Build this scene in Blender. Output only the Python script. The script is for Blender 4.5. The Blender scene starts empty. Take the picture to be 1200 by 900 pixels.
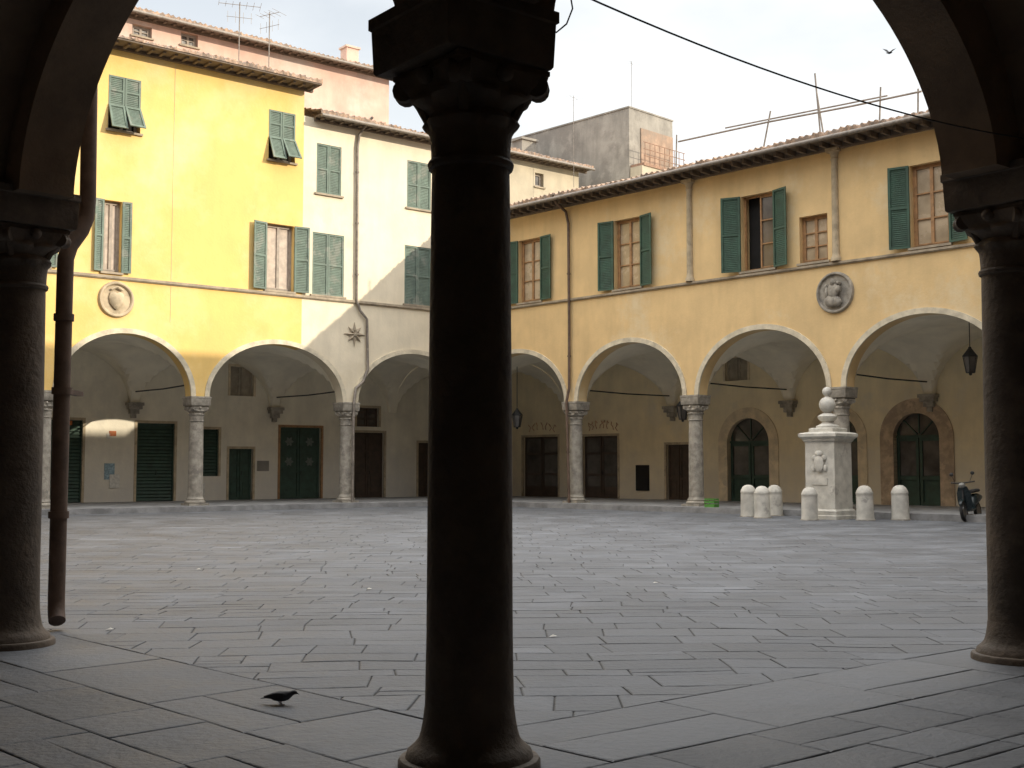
import bpy, bmesh, math, random
from mathutils import Vector as V, Matrix
random.seed(11)
R=math.radians
sc=bpy.context.scene
COL=sc.collection
FPX=1400.0; TH=math.atan(99/FPX); CAM=V((0,0,1.6)); Z=V((0,0,1))
# ---------------- helpers
OFF={}
def gz(x,y): return .12*min(1,max(0,(y-12)/24))
def ray(px,py):
    v=450-py
    return V((px-600, FPX*math.cos(TH)-v*math.sin(TH), FPX*math.sin(TH)+v*math.cos(TH)))
def uv(F,px,py,o=0):
    D=ray(px,py); P0=F[0]+F[3]*o
    k=((P0-CAM).dot(F[3]))/D.dot(F[3]); p=CAM+D*k
    return ((p-F[0]).dot(F[1]), p.z)
def pt(F,a,b,c): return F[0]+F[1]*a+F[2]*b+F[3]*c
def atY(px,Y): return V(((px-600)/FPX*Y,Y,0))
class MB:
    def __init__(s): s.v=[];s.f=[];s.t=[];s.mi=[];s.m=0;s.tone=None
    def add(s,vs,fs):
        b=len(s.v); s.v+= [V(p) for p in vs]
        for f in fs: s.f.append([i+b for i in f]); s.mi.append(s.m); s.t.append(s.tone if s.tone is not None else .5)
    def box(s,F,a0,a1,b0,b1,c0,c1):
        p=[pt(F,a,b,c) for c in (c0,c1) for b in (b0,b1) for a in (a0,a1)]
        s.add(p,[(0,2,3,1),(4,5,7,6),(0,1,5,4),(2,6,7,3),(0,4,6,2),(1,3,7,5)])
    def tube(s,ps,r,n=8,cap=True):
        ps=[V(p) for p in ps]; rings=[]; a=None
        for i,p in enumerate(ps):
            d=(ps[min(i+1,len(ps)-1)]-ps[max(i-1,0)]).normalized()
            if a is None:
                a=d.cross(Z)
                if a.length<1e-2: a=V((1,0,0))
            a=(a-d*a.dot(d)).normalized(); b=d.cross(a)
            rr=r[i] if isinstance(r,(list,tuple)) else r
            rings.append([p+a*math.cos(2*math.pi*k/n)*rr+b*math.sin(2*math.pi*k/n)*rr for k in range(n)])
        s.rings(rings,cap)
    def rings(s,rings,cap=True):
        n=len(rings[0]); vs=[p for r in rings for p in r]; fs=[]
        for i in range(len(rings)-1):
            for k in range(n):
                k2=(k+1)%n; fs.append((i*n+k,i*n+k2,(i+1)*n+k2,(i+1)*n+k))
        if cap: fs.append(tuple(range(n))[::-1]); fs.append(tuple((len(rings)-1)*n+k for k in range(n)))
        s.add(vs,fs)
    def lathe(s,c,prof,n=24,F=None):
        c=V(c); X=V((1,0,0));Y=V((0,1,0));A=Z
        if F: X,Y,A=F
        s.rings([[c+X*(math.cos(2*math.pi*k/n)*r)+Y*(math.sin(2*math.pi*k/n)*r)+A*z for k in range(n)] for r,z in prof])
    def ball(s,c,r,n=12,sx=1,sy=1,sz=1):
        c=V(c)
        s.rings([[c+V((sx*r*math.sin(a)*math.cos(2*math.pi*k/n),sy*r*math.sin(a)*math.sin(2*math.pi*k/n),-sz*r*math.cos(a))) for k in range(n)] for a in [max(.03,min(math.pi-.03,math.pi*i/8)) for i in range(9)]])
    def loft(s,secs,n=14):
        s.rings([[V((x,y+ry*math.cos(2*math.pi*k/n),z+rz*math.sin(2*math.pi*k/n))) for k in range(n)] for x,y,z,ry,rz in secs])
    def mesh(s,name,mats,off=V((0,0,0)),smooth=None,recalc=True):
        me=bpy.data.meshes.new(name); me.from_pydata([tuple(p-off) for p in s.v],[],s.f)
        if not isinstance(mats,(list,tuple)): mats=[mats]
        for m in mats: me.materials.append(m)
        me.polygons.foreach_set('material_index',s.mi)
        at=me.attributes.new('tone','FLOAT','FACE'); at.data.foreach_set('value',s.t)
        if recalc:
            bm=bmesh.new(); bm.from_mesh(me); bmesh.ops.recalc_face_normals(bm,faces=bm.faces); bm.to_mesh(me); bm.free()
        if smooth:
            me.polygons.foreach_set('use_smooth',[True]*len(me.polygons)); me.set_sharp_from_angle(angle=R(smooth))
        me.update(); return me
    def build(s,name,mats,parent=None,smooth=None,recalc=True):
        off=OFF.get(parent.name,V((0,0,0))) if parent else V((0,0,0))
        o=bpy.data.objects.new(name,s.mesh(name,mats,off,smooth,recalc)); COL.objects.link(o)
        if parent: o.parent=parent; OFF[o.name]=off
        return o
def thing(name,label,cat,loc=(0,0,0),group=None,off=True):
    o=bpy.data.objects.new(name,None); COL.objects.link(o); o.empty_display_size=.3
    o.location=loc; o['label']=label; o['category']=cat
    if group: o['group']=group
    OFF[o.name]=V(loc) if off else V((0,0,0))
    return o
def tag(o,label,cat,group=None):
    o['label']=label;o['category']=cat
    if group:o['group']=group
    return o
def struct(o): o['kind']='structure'; return o
def obj(name,me,parent,loc=(0,0,0),rz=0):
    o=bpy.data.objects.new(name,me); COL.objects.link(o)
    if parent: o.parent=parent
    o.location=loc;o.rotation_euler=(0,0,rz); OFF[o.name]=V((0,0,0)); return o
def copy_tree(o,parent=None):
    c=o.copy(); COL.objects.link(c)
    if parent: c.parent=parent
    for ch in list(o.children): copy_tree(ch,c)
    return c
# ---------------- materials
def mat(name,c,rough=.8,var=.18,scale=2.5,bump=.25,bscale=35,metal=0,c2=None,thr=.6,soft=.05,grime=None,grh=(0,2.2),tone=False,spec=.5,streak=0,c2f=.85):
    m=bpy.data.materials.new(name); m.use_nodes=True; nt=m.node_tree; N=nt.nodes; L=nt.links
    bs=N['Principled BSDF']; geo=N.new('ShaderNodeNewGeometry')
    bs.inputs['Roughness'].default_value=rough; bs.inputs['Metallic'].default_value=metal; bs.inputs['Specular IOR Level'].default_value=spec
    pos=geo.outputs['Position']
    def noise(s,d=6,r=.6):
        n=N.new('ShaderNodeTexNoise'); n.inputs['Scale'].default_value=s; n.inputs['Detail'].default_value=d; n.inputs['Roughness'].default_value=r; L.new(pos,n.inputs['Vector']); return n
    def mr(src,a,b,c_,d_):
        n=N.new('ShaderNodeMapRange'); n.inputs[1].default_value=a;n.inputs[2].default_value=b;n.inputs[3].default_value=c_;n.inputs[4].default_value=d_; L.new(src,n.inputs[0]); return n.outputs[0]
    def mix(fac,a,b,mode='MIX'):
        n=N.new('ShaderNodeMix'); n.data_type='RGBA'; n.blend_type=mode
        if isinstance(fac,float): n.inputs[0].default_value=fac
        else: L.new(fac,n.inputs[0])
        for i,x in ((6,a),(7,b)):
            if isinstance(x,tuple): n.inputs[i].default_value=(*x,1)
            else: L.new(x,n.inputs[i])
        return n.outputs[2]
    n1=noise(scale); 
    out=mix(mr(n1.outputs[0],.35,.65,0,1),tuple(x*(1-var) for x in c),tuple(min(1,x*(1+var)) for x in c))
    if c2:
        n2=noise(scale*.45,9,.68); out=mix(mr(n2.outputs[0],thr,thr+soft,0,c2f),out,c2)
    if streak:
        mp=N.new('ShaderNodeMapping'); mp.inputs['Scale'].default_value=(1.6,1.6,.3); L.new(geo.outputs['Position'],mp.inputs['Vector'])
        n4=N.new('ShaderNodeTexNoise'); n4.inputs['Scale'].default_value=1.2; n4.inputs['Detail'].default_value=9; n4.inputs['Roughness'].default_value=.65; L.new(mp.outputs[0],n4.inputs['Vector'])
        out=mix(mr(n4.outputs[0],.42,.75,0,streak),out,tuple(x*.55 for x in c))
    if grime:
        sep=N.new('ShaderNodeSeparateXYZ'); L.new(geo.outputs['Position'],sep.inputs[0])
        n3=noise(1.3,8,.7); ad=N.new('ShaderNodeMath'); ad.operation='MULTIPLY_ADD'; L.new(n3.outputs[0],ad.inputs[0]); ad.inputs[1].default_value=3.0; L.new(sep.outputs[2],ad.inputs[2])
        out=mix(mr(ad.outputs[0],grh[0]+1.5,grh[1]+1.5,.85,0),out,grime)
    if tone:
        at=N.new('ShaderNodeAttribute'); at.attribute_name='tone'
        tn=mr(at.outputs['Fac'],0,1,.6,1.4)
        cc=N.new('ShaderNodeCombineXYZ'); 
        for i in range(3): L.new(tn,cc.inputs[i])
        out=mix(1.0,out,cc.outputs[0],'MULTIPLY')
    L.new(out,bs.inputs['Base Color'])
    L.new(mr(n1.outputs[0],.3,.7,max(0,rough-.12),min(1,rough+.12)),bs.inputs['Roughness'])
    if bump:
        nb=noise(bscale,4); b=N.new('ShaderNodeBump'); b.inputs['Strength'].default_value=bump; b.inputs['Distance'].default_value=.02
        L.new(nb.outputs[0],b.inputs['Height']); L.new(b.outputs[0],bs.inputs['Normal'])
    return m
M={}
M['ochre']=mat('ochre_plaster',(.75,.54,.27),.9,.08,.8,.3,12,c2=(.78,.64,.41),thr=.52,soft=.14,streak=.25)
M['yellow']=mat('yellow_plaster',(.82,.56,.19),.9,.07,.6,.3,12,c2=(.86,.67,.33),thr=.47,soft=.20,streak=.15)
M['cream']=mat('cream_plaster',(.80,.71,.54),.9,.08,.8,.3,12,c2=(.72,.63,.46),thr=.56,soft=.1,streak=.25)
M['back']=mat('arcade_plaster',(.86,.74,.50),.9,.09,.8,.3,10,c2=(.77,.69,.53),thr=.56,soft=.1,grime=(.60,.54,.45),grh=(.2,2.6),streak=.25)
M['back_l']=mat('arcade_plaster_pale',(.87,.81,.66),.9,.09,.8,.3,10,c2=(.74,.69,.57),thr=.56,soft=.08,grime=(.62,.59,.54),grh=(.2,3),streak=.25)
M['vault']=mat('vault_plaster',(.87,.80,.64),.9,.09,1,.2,10,c2=(.75,.67,.52),thr=.6,soft=.1)
M['house']=mat('beige_house_plaster',(.50,.44,.33),.9,.12,.8,.3,10,c2=(.40,.36,.28),thr=.56,soft=.1,streak=.3)
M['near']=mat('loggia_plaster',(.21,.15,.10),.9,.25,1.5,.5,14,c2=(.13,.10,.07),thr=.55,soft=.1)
M['stone']=mat('grey_stone',(.34,.31,.26),.85,.3,5,.5,30,c2=(.22,.20,.175),thr=.58)
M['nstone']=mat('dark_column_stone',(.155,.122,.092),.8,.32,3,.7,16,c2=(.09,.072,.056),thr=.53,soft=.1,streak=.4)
M['trim']=mat('arch_trim_stone',(.64,.57,.43),.85,.2,3,.3,20)
M['course']=mat('string_course_stone',(.36,.30,.22),.85,.25,3,.3,20)
M['surround']=mat('door_surround_stone',(.50,.41,.28),.85,.2,3,.3,20,c2=(.35,.29,.2),thr=.56)
M['surround2']=mat('pale_door_surround_stone',(.70,.58,.40),.85,.15,3,.3,20,c2=(.56,.47,.34),thr=.56)
M['white']=mat('pale_marble',(.60,.58,.52),.7,.16,4,.35,25,c2=(.36,.34,.31),thr=.6)
M['tile']=mat('terracotta_tiles',(.40,.28,.20),.9,.4,9,.4,30,c2=(.22,.18,.15),thr=.5)
M['wood']=mat('dark_eaves_wood',(.16,.125,.095),.85,.3,4,.3,20)
M['green']=mat('green_shutter_paint',(.045,.095,.065),.6,.25,3,.1,20)
M['greenl']=mat('sunlit_green_shutter_paint',(.15,.20,.165),.75,.2,3,.1,20,c2=(.24,.26,.22),thr=.55)  # much the same green, lightened so sunlight is in the left shutters' colour
M['brown']=mat('brown_window_wood',(.36,.20,.09),.6,.25,6,.1,30)
M['greyw']=mat('grey_window_wood',(.35,.30,.25),.7,.2,6,.1,30)
M['glass']=mat('window_glass',(.10,.09,.08),.12,.3,1.5,.02,3,spec=.8)
M['glassy']=mat('window_glass_painted_reflection',(.42,.33,.22),.25,.25,1.2,.02,3,spec=.8)  # yellowish reflected light painted into the pane colour
M['dusty']=mat('dusty_pane',(.36,.31,.23),.6,.2,3,.05,10)
M['curtain']=mat('curtain_cloth',(.5,.42,.35),.8,.2,4,.1,20)
M['dark']=mat('dark_opening',(.012,.011,.010),.9,.1,2,0)
M['doord']=mat('dark_door_wood',(.07,.048,.034),.6,.3,4,.2,25)
M['doorg']=mat('green_door_paint',(.035,.07,.050),.6,.3,4,.15,25)
M['iron']=mat('black_iron',(.02,.02,.02),.6,.3,6,.1,30)
M['zinc']=mat('grey_gutter_metal',(.24,.21,.18),.55,.3,6,.1,30,metal=.2)
M['copper']=mat('brown_drainpipe',(.13,.085,.06),.65,.3,6,.2,30)
M['pink']=mat('pink_plaster',(.66,.45,.36),.9,.12,.8,.3,12,c2=(.66,.55,.47),thr=.5,soft=.12,streak=.3)
M['conc']=mat('grey_concrete',(.33,.305,.265),.9,.18,1.2,.5,10,c2=(.22,.20,.175),thr=.49,soft=.1,streak=.7)
M['pave']=mat('paving_stone',(.140,.150,.166),.62,.26,.9,.8,14,c2=(.105,.112,.124),thr=.50,soft=.14,tone=True,spec=.5)
M['kerb']=mat('pale_paving_stone',(.145,.153,.166),.64,.22,1.2,.8,14,c2=(.11,.115,.123),thr=.52,soft=.14,tone=True,spec=.5)
M['joint']=mat('joint_earth',(.085,.085,.084),.95,.3,6,.4,40)
M['plat']=mat('arcade_floor_stone',(.24,.24,.24),.75,.3,2,.4,20)
M['bird']=mat('pigeon_grey',(.035,.037,.043),.7,.3,30,.1,60)
M['birdw']=mat('pigeon_wing_dark',(.02,.02,.024),.7,.3,30,.1,60)
M['birdp']=mat('pigeon_pink_feet',(.16,.06,.05),.7,.2,30,0)
M['orange']=mat('orange_paint',(.55,.16,.04),.6,.2,5,.05)
M['rust']=mat('faded_red_lettering',(.52,.28,.15),.9,.3,12,.05)
M['rail']=mat('rusty_railing',(.30,.18,.12),.8,.3,12,.05)
M['rawbrick']=mat('weathered_brown_render',(.36,.25,.18),.9,.25,2,.4,14,c2=(.28,.22,.17),thr=.5,soft=.1,streak=.5)
M['blue']=mat('blue_poster',(.30,.42,.48),.7,.4,14,.02)
M['paper']=mat('white_paper',(.7,.68,.62),.8,.15,10,.02)
M['lime']=mat('green_plastic',(.09,.27,.05),.6,.1,5,.02)
M['scoot']=mat('dark_scooter_paint',(.015,.025,.028),.3,.1,5,0)
M['rubber']=mat('black_rubber',(.015,.015,.015),.8,.2,8,.1)
M['chrome']=mat('grey_rim_metal',(.20,.20,.20),.4,.05,5,0,metal=1)
M['lampglass']=mat('lamp_glass',(.22,.22,.2),.2,.1,5,0)
M['block']=mat('reddish_stone_blocks',(.50,.38,.26),.85,.25,3,.3,20,c2=(.38,.29,.21),thr=.5)
M['rosette']=mat('faded_door_paint',(.14,.16,.14),.8,.2,8,.05)
# ---------------- frames
dL=V((.780,.6255,0)).normalized(); nL=V((dL.y,-dL.x,0))
dR=V((.6986,-.7154,0)).normalized(); nR=V((dR.y,-dR.x,0))
A0=V((-11.2,42.4,0)); C=A0+dL*12.1; K=V((-.23,6.57,0))
nNL=-nR; nNR=-nL
FL=(A0+nL*.25,dL,Z,nL); FR=(C+nR*.25,dR,Z,nR)
FNL=(K+nNL*.25,-dR,Z,nNL); FNR=(K+nNR*.25,dL,Z,nNR)
ZS=4.13; RISE=2.07; D=6.25
angR=math.atan2(dR.y,dR.x); angL=math.atan2(dL.y,dL.x)
# ---------------- wall builders
def wall_panel(mb,F,t0,t1,z0,z1,c0,c1,holes):
    xs=sorted(set([t0,t1]+[min(max(h[i],t0),t1) for h in holes for i in (0,1)]))
    zs=sorted(set([z0,z1]+[min(max(h[i],z0),z1) for h in holes for i in (2,3)]))
    def solid(i,j):
        if i<0 or j<0 or i>=len(xs)-1 or j>=len(zs)-1: return False
        x=(xs[i]+xs[i+1])/2; z=(zs[j]+zs[j+1])/2
        return not any(h[0]<x<h[1] and h[2]<z<h[3] for h in holes)
    for i in range(len(xs)-1):
        for j in range(len(zs)-1):
            if not solid(i,j): continue
            a,b,c,d=xs[i],xs[i+1],zs[j],zs[j+1]
            for o in (c0,c1): mb.add([pt(F,a,c,o),pt(F,b,c,o),pt(F,b,d,o),pt(F,a,d,o)],[(0,1,2,3)])
            if not solid(i-1,j): mb.add([pt(F,a,c,c0),pt(F,a,d,c0),pt(F,a,d,c1),pt(F,a,c,c1)],[(0,1,2,3)])
            if not solid(i+1,j): mb.add([pt(F,b,c,c0),pt(F,b,d,c0),pt(F,b,d,c1),pt(F,b,c,c1)],[(0,1,2,3)])
            if not solid(i,j-1): mb.add([pt(F,a,c,c0),pt(F,b,c,c0),pt(F,b,c,c1),pt(F,a,c,c1)],[(0,1,2,3)])
            if not solid(i,j+1): mb.add([pt(F,a,d,c0),pt(F,b,d,c0),pt(F,b,d,c1),pt(F,a,d,c1)],[(0,1,2,3)])
def arch_bays(cols): return [((a+b)/2,(b-a)/2-.33) for a,b in zip(cols[:-1],cols[1:])]
def arch_wall(mb,F,t0,t1,ztop,c0,c1,bays,rise=RISE,zs=ZS,pw=.5):
    ts={t0,t1}
    for c,a in bays:
        for k in range(49):
            t=c-a*math.cos(math.pi*k/48)
            if t0<t<t1: ts.add(t)
    ts=sorted(ts)
    def zb(t):
        for c,a in bays:
            if abs(t-c)<=a: return zs+rise*max(0,1-((t-c)/a)**2)**pw
        return zs
    for a,b in zip(ts[:-1],ts[1:]):
        if b-a<1e-5: continue
        za,zb_=zb(a),zb(b)
        for o in (c0,c1): mb.add([pt(F,a,za,o),pt(F,b,zb_,o),pt(F,b,ztop,o),pt(F,a,ztop,o)],[(0,1,2,3)])
        mb.add([pt(F,a,za,c0),pt(F,b,zb_,c0),pt(F,b,zb_,c1),pt(F,a,za,c1)],[(0,1,2,3)])
def archivolt(mb,F,c,a,w=.16,pr=.05,c0=0):
    n=36; vs=[]
    for k in range(n+1):
        x=math.cos(math.pi*k/n); y=math.sin(math.pi*k/n)
        for (ra,rb,o) in ((a-.012,RISE-.012,c0-.02),(a-.012,RISE-.012,c0+pr),(a+w,RISE+w,c0+pr),(a+w,RISE+w,c0-.02)):
            vs.append(pt(F,c-ra*x,ZS+.01+rb*y,o))
    fs=[]
    for k in range(n):
        for j in range(4):
            j2=(j+1)%4; fs.append((k*4+j,k*4+j2,(k+1)*4+j2,(k+1)*4+j))
    mb.add(vs,fs)
def vault(mb,p00,p10,p01,p11,z0=ZS,rise=RISE,n=28):
    vs=[];fs=[]
    def e(x):
        x=min(1,abs(2*x-1)/.93); return math.sqrt(max(0,1-x*x))
    for i in range(n+1):
        for j in range(n+1):
            u=.5-.5*math.cos(math.pi*i/n); w=.5-.5*math.cos(math.pi*j/n)
            p=(p00*(1-u)+p10*u)*(1-w)+(p01*(1-u)+p11*u)*w
            vs.append(V((p.x,p.y,z0+rise*max(e(u),e(w))+.01)))
    for i in range(n):
        for j in range(n): fs.append((i*(n+1)+j,i*(n+1)+j+1,(i+1)*(n+1)+j+1,(i+1)*(n+1)+j))
    mb.add(vs,fs)
def roof(parent,F,t0,t1,ze,over,depth,slope=15,gutter=True,fas=.19):
    tn=math.tan(R(slope)); mb=MB(); per=.24; ns=int((t1-t0)/per*6); nr=int((over+depth)/.4)
    vs=[]; rows=[]
    for r in range(nr+1):
        for e in (0,1):
            if r==nr and e: continue
            rows.append((r+e*.97, .035 if e==0 else -.01))
    jit=[random.uniform(-.03,.03) for _ in range(400)]
    for (rr,dz) in rows:
        q=min(rr*.4,over+depth)
        for i in range(ns+1):
            t=t0+(t1-t0)*i/ns; ph=math.cos(2*math.pi*(t-t0)/per); j=jit[(int((t-t0)/per)+int(rr)*37)%400]
            sag=.03*math.sin(t*.45)+.02*math.sin(t*1.1+1)
            vs.append(pt(F,t,ze+q*tn+dz+sag+.055*abs(ph)**.8*(1 if ph>0 else -.4)+j*.6,over-q+ (j if rr==0 else 0)))
    W=ns+1; fs=[(r*W+i,r*W+i+1,(r+1)*W+i+1,(r+1)*W+i) for r in range(len(rows)-1) for i in range(ns)]
    mb.add(vs,fs); 
    b=[pt(F,t0+(t1-t0)*i/ns,ze-.06,over-.01) for i in range(ns+1)]
    mb.add(vs[:W]+b,[(i,i+1,W+i+1,W+i) for i in range(ns)])
    rf=mb.build('roof',M['tile'],parent,recalc=False)
    m2=MB(); 
    m2.box(F,t0+.02,t1-.02,ze-.12,ze-.055,-.02,over-.04)
    t=t0+.2
    while t<t1-.2:
        m2.box(F,t,t+.10,ze-fas,ze-.122,-.02,over-.2); t+=.42
    m2.box(F,t0+.03,t1-.03,ze-fas-.04,ze-.125,-.02,.12)
    m2.build('eaves',M['wood'],rf)
    if gutter:
        m3=MB(); m3.tube([pt(F,t0,ze-.13,over+.04),pt(F,(t0+t1)/2,ze-.12,over+.04),pt(F,t1,ze-.13,over+.04)],.07,10); m3.build('gutter',M['zinc'],rf,smooth=50)
    return rf
def shutter(parent,O,U,W,w,h,m,tilt=1):
    F=(O,U,Z if not isinstance(tilt,tuple) else tilt[1],W); mb=MB(); th=.045; s=.07
    mb.box(F,0,s,0,h,0,th); mb.box(F,w-s,w,0,h,0,th)
    mids=[0,h-s] + ([h*.48] if h>1 else [])
    for z in mids: mb.box(F,s,w-s,z,z+s,0.002,th-.002)
    z=s+.02; Up=F[2]
    mb.box(F,s,w-s,s,h-s,.004,.010)
    while z<h-s-.03:
        if not(h>1 and h*.48-.03<z<h*.48+s): 
            Fs=(pt(F,0,z,.02),U,(Up-W*.75).normalized(),(W+Up*.75).normalized()); mb.box(Fs,s,w-s,0,.05,0,.008)
        z+=.062
    return mb.build('shutter',m,parent)
def casement(root,F,t0,t1,z0,z1,fm,pm,rows=3,leafs=2,depth=.2,sill=True,openleft=False,name='window'):
    mb=MB(); w=.075; o0,o1=-depth-.05,-depth+.02
    mb.box(F,t0,t0+w,z0,z1,o0,o1); mb.box(F,t1-w,t1,z0,z1,o0,o1)
    mb.box(F,t0+w,t1-w,z0,z0+w,o0,o1-.003); mb.box(F,t0+w,t1-w,z1-w,z1,o0,o1-.003)
    xs=[t0+w+(t1-t0-2*w)*i/leafs for i in range(leafs+1)]
    for i in range(leafs):
        if openleft and i==0: continue
        a,b=xs[i],xs[i+1]; q=.05
        mb.box(F,a,a+q,z0+w,z1-w,o0+.01,o1+.012); mb.box(F,b-q,b,z0+w,z1-w,o0+.01,o1+.012)
        for k in range(rows+1):
            zz=z0+w+(z1-z0-2*w-.04)*k/rows; mb.box(F,a+q,b-q,zz,zz+.04,o0+.012,o1+.008)
    wn=mb.build(name,fm,root)
    p=MB(); p.box(F,(xs[1] if openleft else t0+.03),t1-.03,z0+.03,z1-.03,o0-.0,o0+.03); p.build('pane',pm,wn)
    if openleft:
        p=MB(); p.box(F,t0,t1,z0,z1,-.48,-.46); p.build('dark_interior',M['dark'],wn)
    if sill:
        s=MB(); s.box(F,t0-.08,t1+.08,z0-.07,z0,-depth,.08); s.build('sill',M['course'],wn)
    return wn
# ---------------- columns
def sq(s,conc,z,m=12,dx=0,dy=0):
    out=[]
    for q in range(4):
        a0=math.pi/4+q*math.pi/2; p=V((math.cos(a0),math.sin(a0),0))*s*1.414; a1=a0+math.pi/2; p2=V((math.cos(a1),math.sin(a1),0))*s*1.414
        for k in range(m):
            u=k/m; w=p*(1-u)+p2*u; w=w*(1-conc*math.sin(math.pi*u)); out.append(w+V((dx,dy,z)))
    return out
def column_meshes(H,r,ms,tag_,n=40,near=False,dxy=(0,0)):
    a=MB(); prof=[(r*1.07,.2),(r*1.06,.3),(r*1.03,.7),(r*1.02,1.4),(r,2.2),(r*.96,H-1.0),(r*.95,H-.87)]
    a.lathe((0,0,0),prof,n); sh=a.mesh('column_shaft'+tag_,ms,smooth=50)
    b=MB(); F=(V((0,0,0)),V((1,0,0)),V((0,1,0)),Z)
    if near:
        b.lathe((0,0,0),[(.385,-.05),(.385,.035),(.375,.05),(.345,.055),(.335,.09),(.30,.12),(.275,.15),(.262,.19),(r*1.1,.25),(r*1.065,.32)],n)
    else:
        b.box(F,-.37,.37,-.37,.37,-.02,.075)
        b.lathe((0,0,0),[(r*1.38,.077),(r*1.46,.10),(r*1.46,.13),(r*1.36,.16),(r*1.22,.175),(r*1.2,.2),(r*1.26,.215),(r*1.24,.24),(r*1.1,.27),(r*1.06,.31)],n)
    bs=b.mesh('column_base'+tag_,ms,smooth=40)
    c=MB(); z0=H-.86
    c.lathe((0,0,0),[(r*.95,z0-.02),(r*1.03,z0-.01),(r*1.06,z0+.015),(r*1.03,z0+.03),(r*.97,z0+.035),(r*.96,z0+.05)],n)
    nn=72; rings=[]
    for i in range(27):
        h=i/26; z=z0+.045+h*.455; ring=[]
        for k in range(nn):
            th=2*math.pi*k/nn
            rr=r*.97+.085*h**2
            rr+=.040*math.exp(-((h-.42)/.07)**2)*(.15+.85*abs(math.cos(4*th)))
            rr+=.055*math.exp(-((h-.70)/.07)**2)*(.15+.85*abs(math.sin(4*th)))
            rr-=.02*math.exp(-((h-.54)/.05)**2)
            dg=abs(math.sin(2*th))**5; sm=max(0,min(1,(h-.6)/.3)); rr+=.13*dg*sm*sm*(3-2*sm)
            ring.append(V((rr*math.cos(th),rr*math.sin(th),z)))
        rings.append(ring)
    c.rings(rings)
    for q in range(4):
        ang=math.pi/4+q*math.pi/2; d=V((math.cos(ang),math.sin(ang),0)); p=V((-d.y,d.x,0))
        c.lathe(d*.375+V((0,0,H-.42))-p*.06,[(.001,-.002),(.062,0),(.066,.03),(.05,.06),(.066,.09),(.062,.12),(.001,.122)],14,(d,Z,p))
        c.tube([d*.22+V((0,0,H-.62)),d*.28+V((0,0,H-.5)),d*.34+V((0,0,H-.42))],[.03,.035,.03],8)
        e=V((math.cos(q*math.pi/2),math.sin(q*math.pi/2),0)); c.ball(e*.31+V((0,0,H-.39)),.05)
    c.rings([sq(.295,.10,H-.37),sq(.315,.10,H-.35),sq(.315,.10,H-.325),sq(.30,.05,H-.318)])
    dx,dy=dxy
    c.rings([sq(.352,0,H-.316,12,dx,dy),sq(.362,0,H-.30,12,dx,dy),sq(.372,0,H-.06,12,dx,dy),sq(.385,0,H-.05,12,dx,dy),sq(.385,0,H+.012,12,dx,dy)])
    cm=c.mesh('capital'+tag_,ms,smooth=35)
    return sh,bs,cm
farc=column_meshes(ZS-.30,.25,M['stone'],'_far',28)
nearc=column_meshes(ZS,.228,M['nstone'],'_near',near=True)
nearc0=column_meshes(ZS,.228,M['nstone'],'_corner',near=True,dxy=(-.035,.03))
def put_col(root,p,z,ang,ms):
    off=OFF[root.name]
    c=obj('column',ms[0],root,V((p.x,p.y,z))-off,ang)
    obj('column_base',ms[1],c); obj('capital',ms[2],c)
    return c
# ================= FAR LEFT BUILDINGS
colsL=[-17.3,-11.3,-5.3,0,6.14,12.1]; baysL=arch_bays(colsL)
TB=4.0
yel=thing('arcaded_building','tall sunlit yellow building on the left with round crest medallion over its arcade','building',FL[0]+dL*-8)
crm=thing('arcaded_building','cream building with star ornament between the yellow building and the corner','building',FL[0]+dL*8)
def rect(F,x0,x1,y0,y1,o=0):
    a=uv(F,x0,(y0+y1)/2,o)[0]; b=uv(F,x1,(y0+y1)/2,o)[0]; xm=(x0+x1)/2
    return (a,b,uv(F,xm,y1,o)[1],uv(F,xm,y0,o)[1])
zY=uv(FL,230,62,.8)[1]; zC=uv(FL,450,146,.6)[1]; zR=uv(FR,1000,150,.8)[1]
ZC=8.1
wy=[('flap',rect(FL,127,165,91,154)),('flap',rect(FL,315,346,131,189)),('open',rect(FL,121,142,235,319)),('open',rect(FL,312,344,263,344)),('open',rect(FL,40,58,232,312))]
wc=[('closed',rect(FL,371,400,170,228)),('closed',rect(FL,477,505,190,245)),('closed',rect(FL,366,403,274,347)),('closed',rect(FL,474,505,289,360))]
def fixz(r): return (r[0],r[1],max(r[2],ZC+.1),r[3])
wy=[(k,fixz(r)) for k,r in wy]; wc=[(k,fixz(r)) for k,r in wc]
wc[2]=('closed',(max(wc[2][1][0],TB+.1),)+wc[2][1][1:])
mb=MB(); arch_wall(mb,FL,-17.6,TB,ZC,-.5,0,baysL); wall_panel(mb,FL,-17.6,TB,ZC,zY-.1,-.5,0,[r for k,r in wy])
mb.build('wall',M['yellow'],yel)
mb=MB(); arch_wall(mb,FL,TB,12.35,ZC,-.5,0,baysL); wall_panel(mb,FL,TB,12.35,ZC,zC-.1,-.5,0,[r for k,r in wc])
mb.build('wall',M['cream'],crm)
for root,t0,t1 in ((yel,-17.6,TB),(crm,TB+.01,12.3)):
    mb=MB(); mb.box(FL,t0,t1,ZC-.07,ZC+.02,-.02,.08); mb.box(FL,t0,t1,ZC-.10,ZC-.07,-.02,.05); mb.build('string_course',M['course'],root)
for i,(c,a) in enumerate(baysL):
    mb=MB(); archivolt(mb,FL,c,a); mb.build('arch_trim',M['trim'],yel if c<3 else crm,smooth=40)
roof(yel,FL,-18,TB+.35,zY,.8,7,17,gutter=False)
roof(crm,FL,TB+.4,13.2,zC,.6,7,15)
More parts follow.
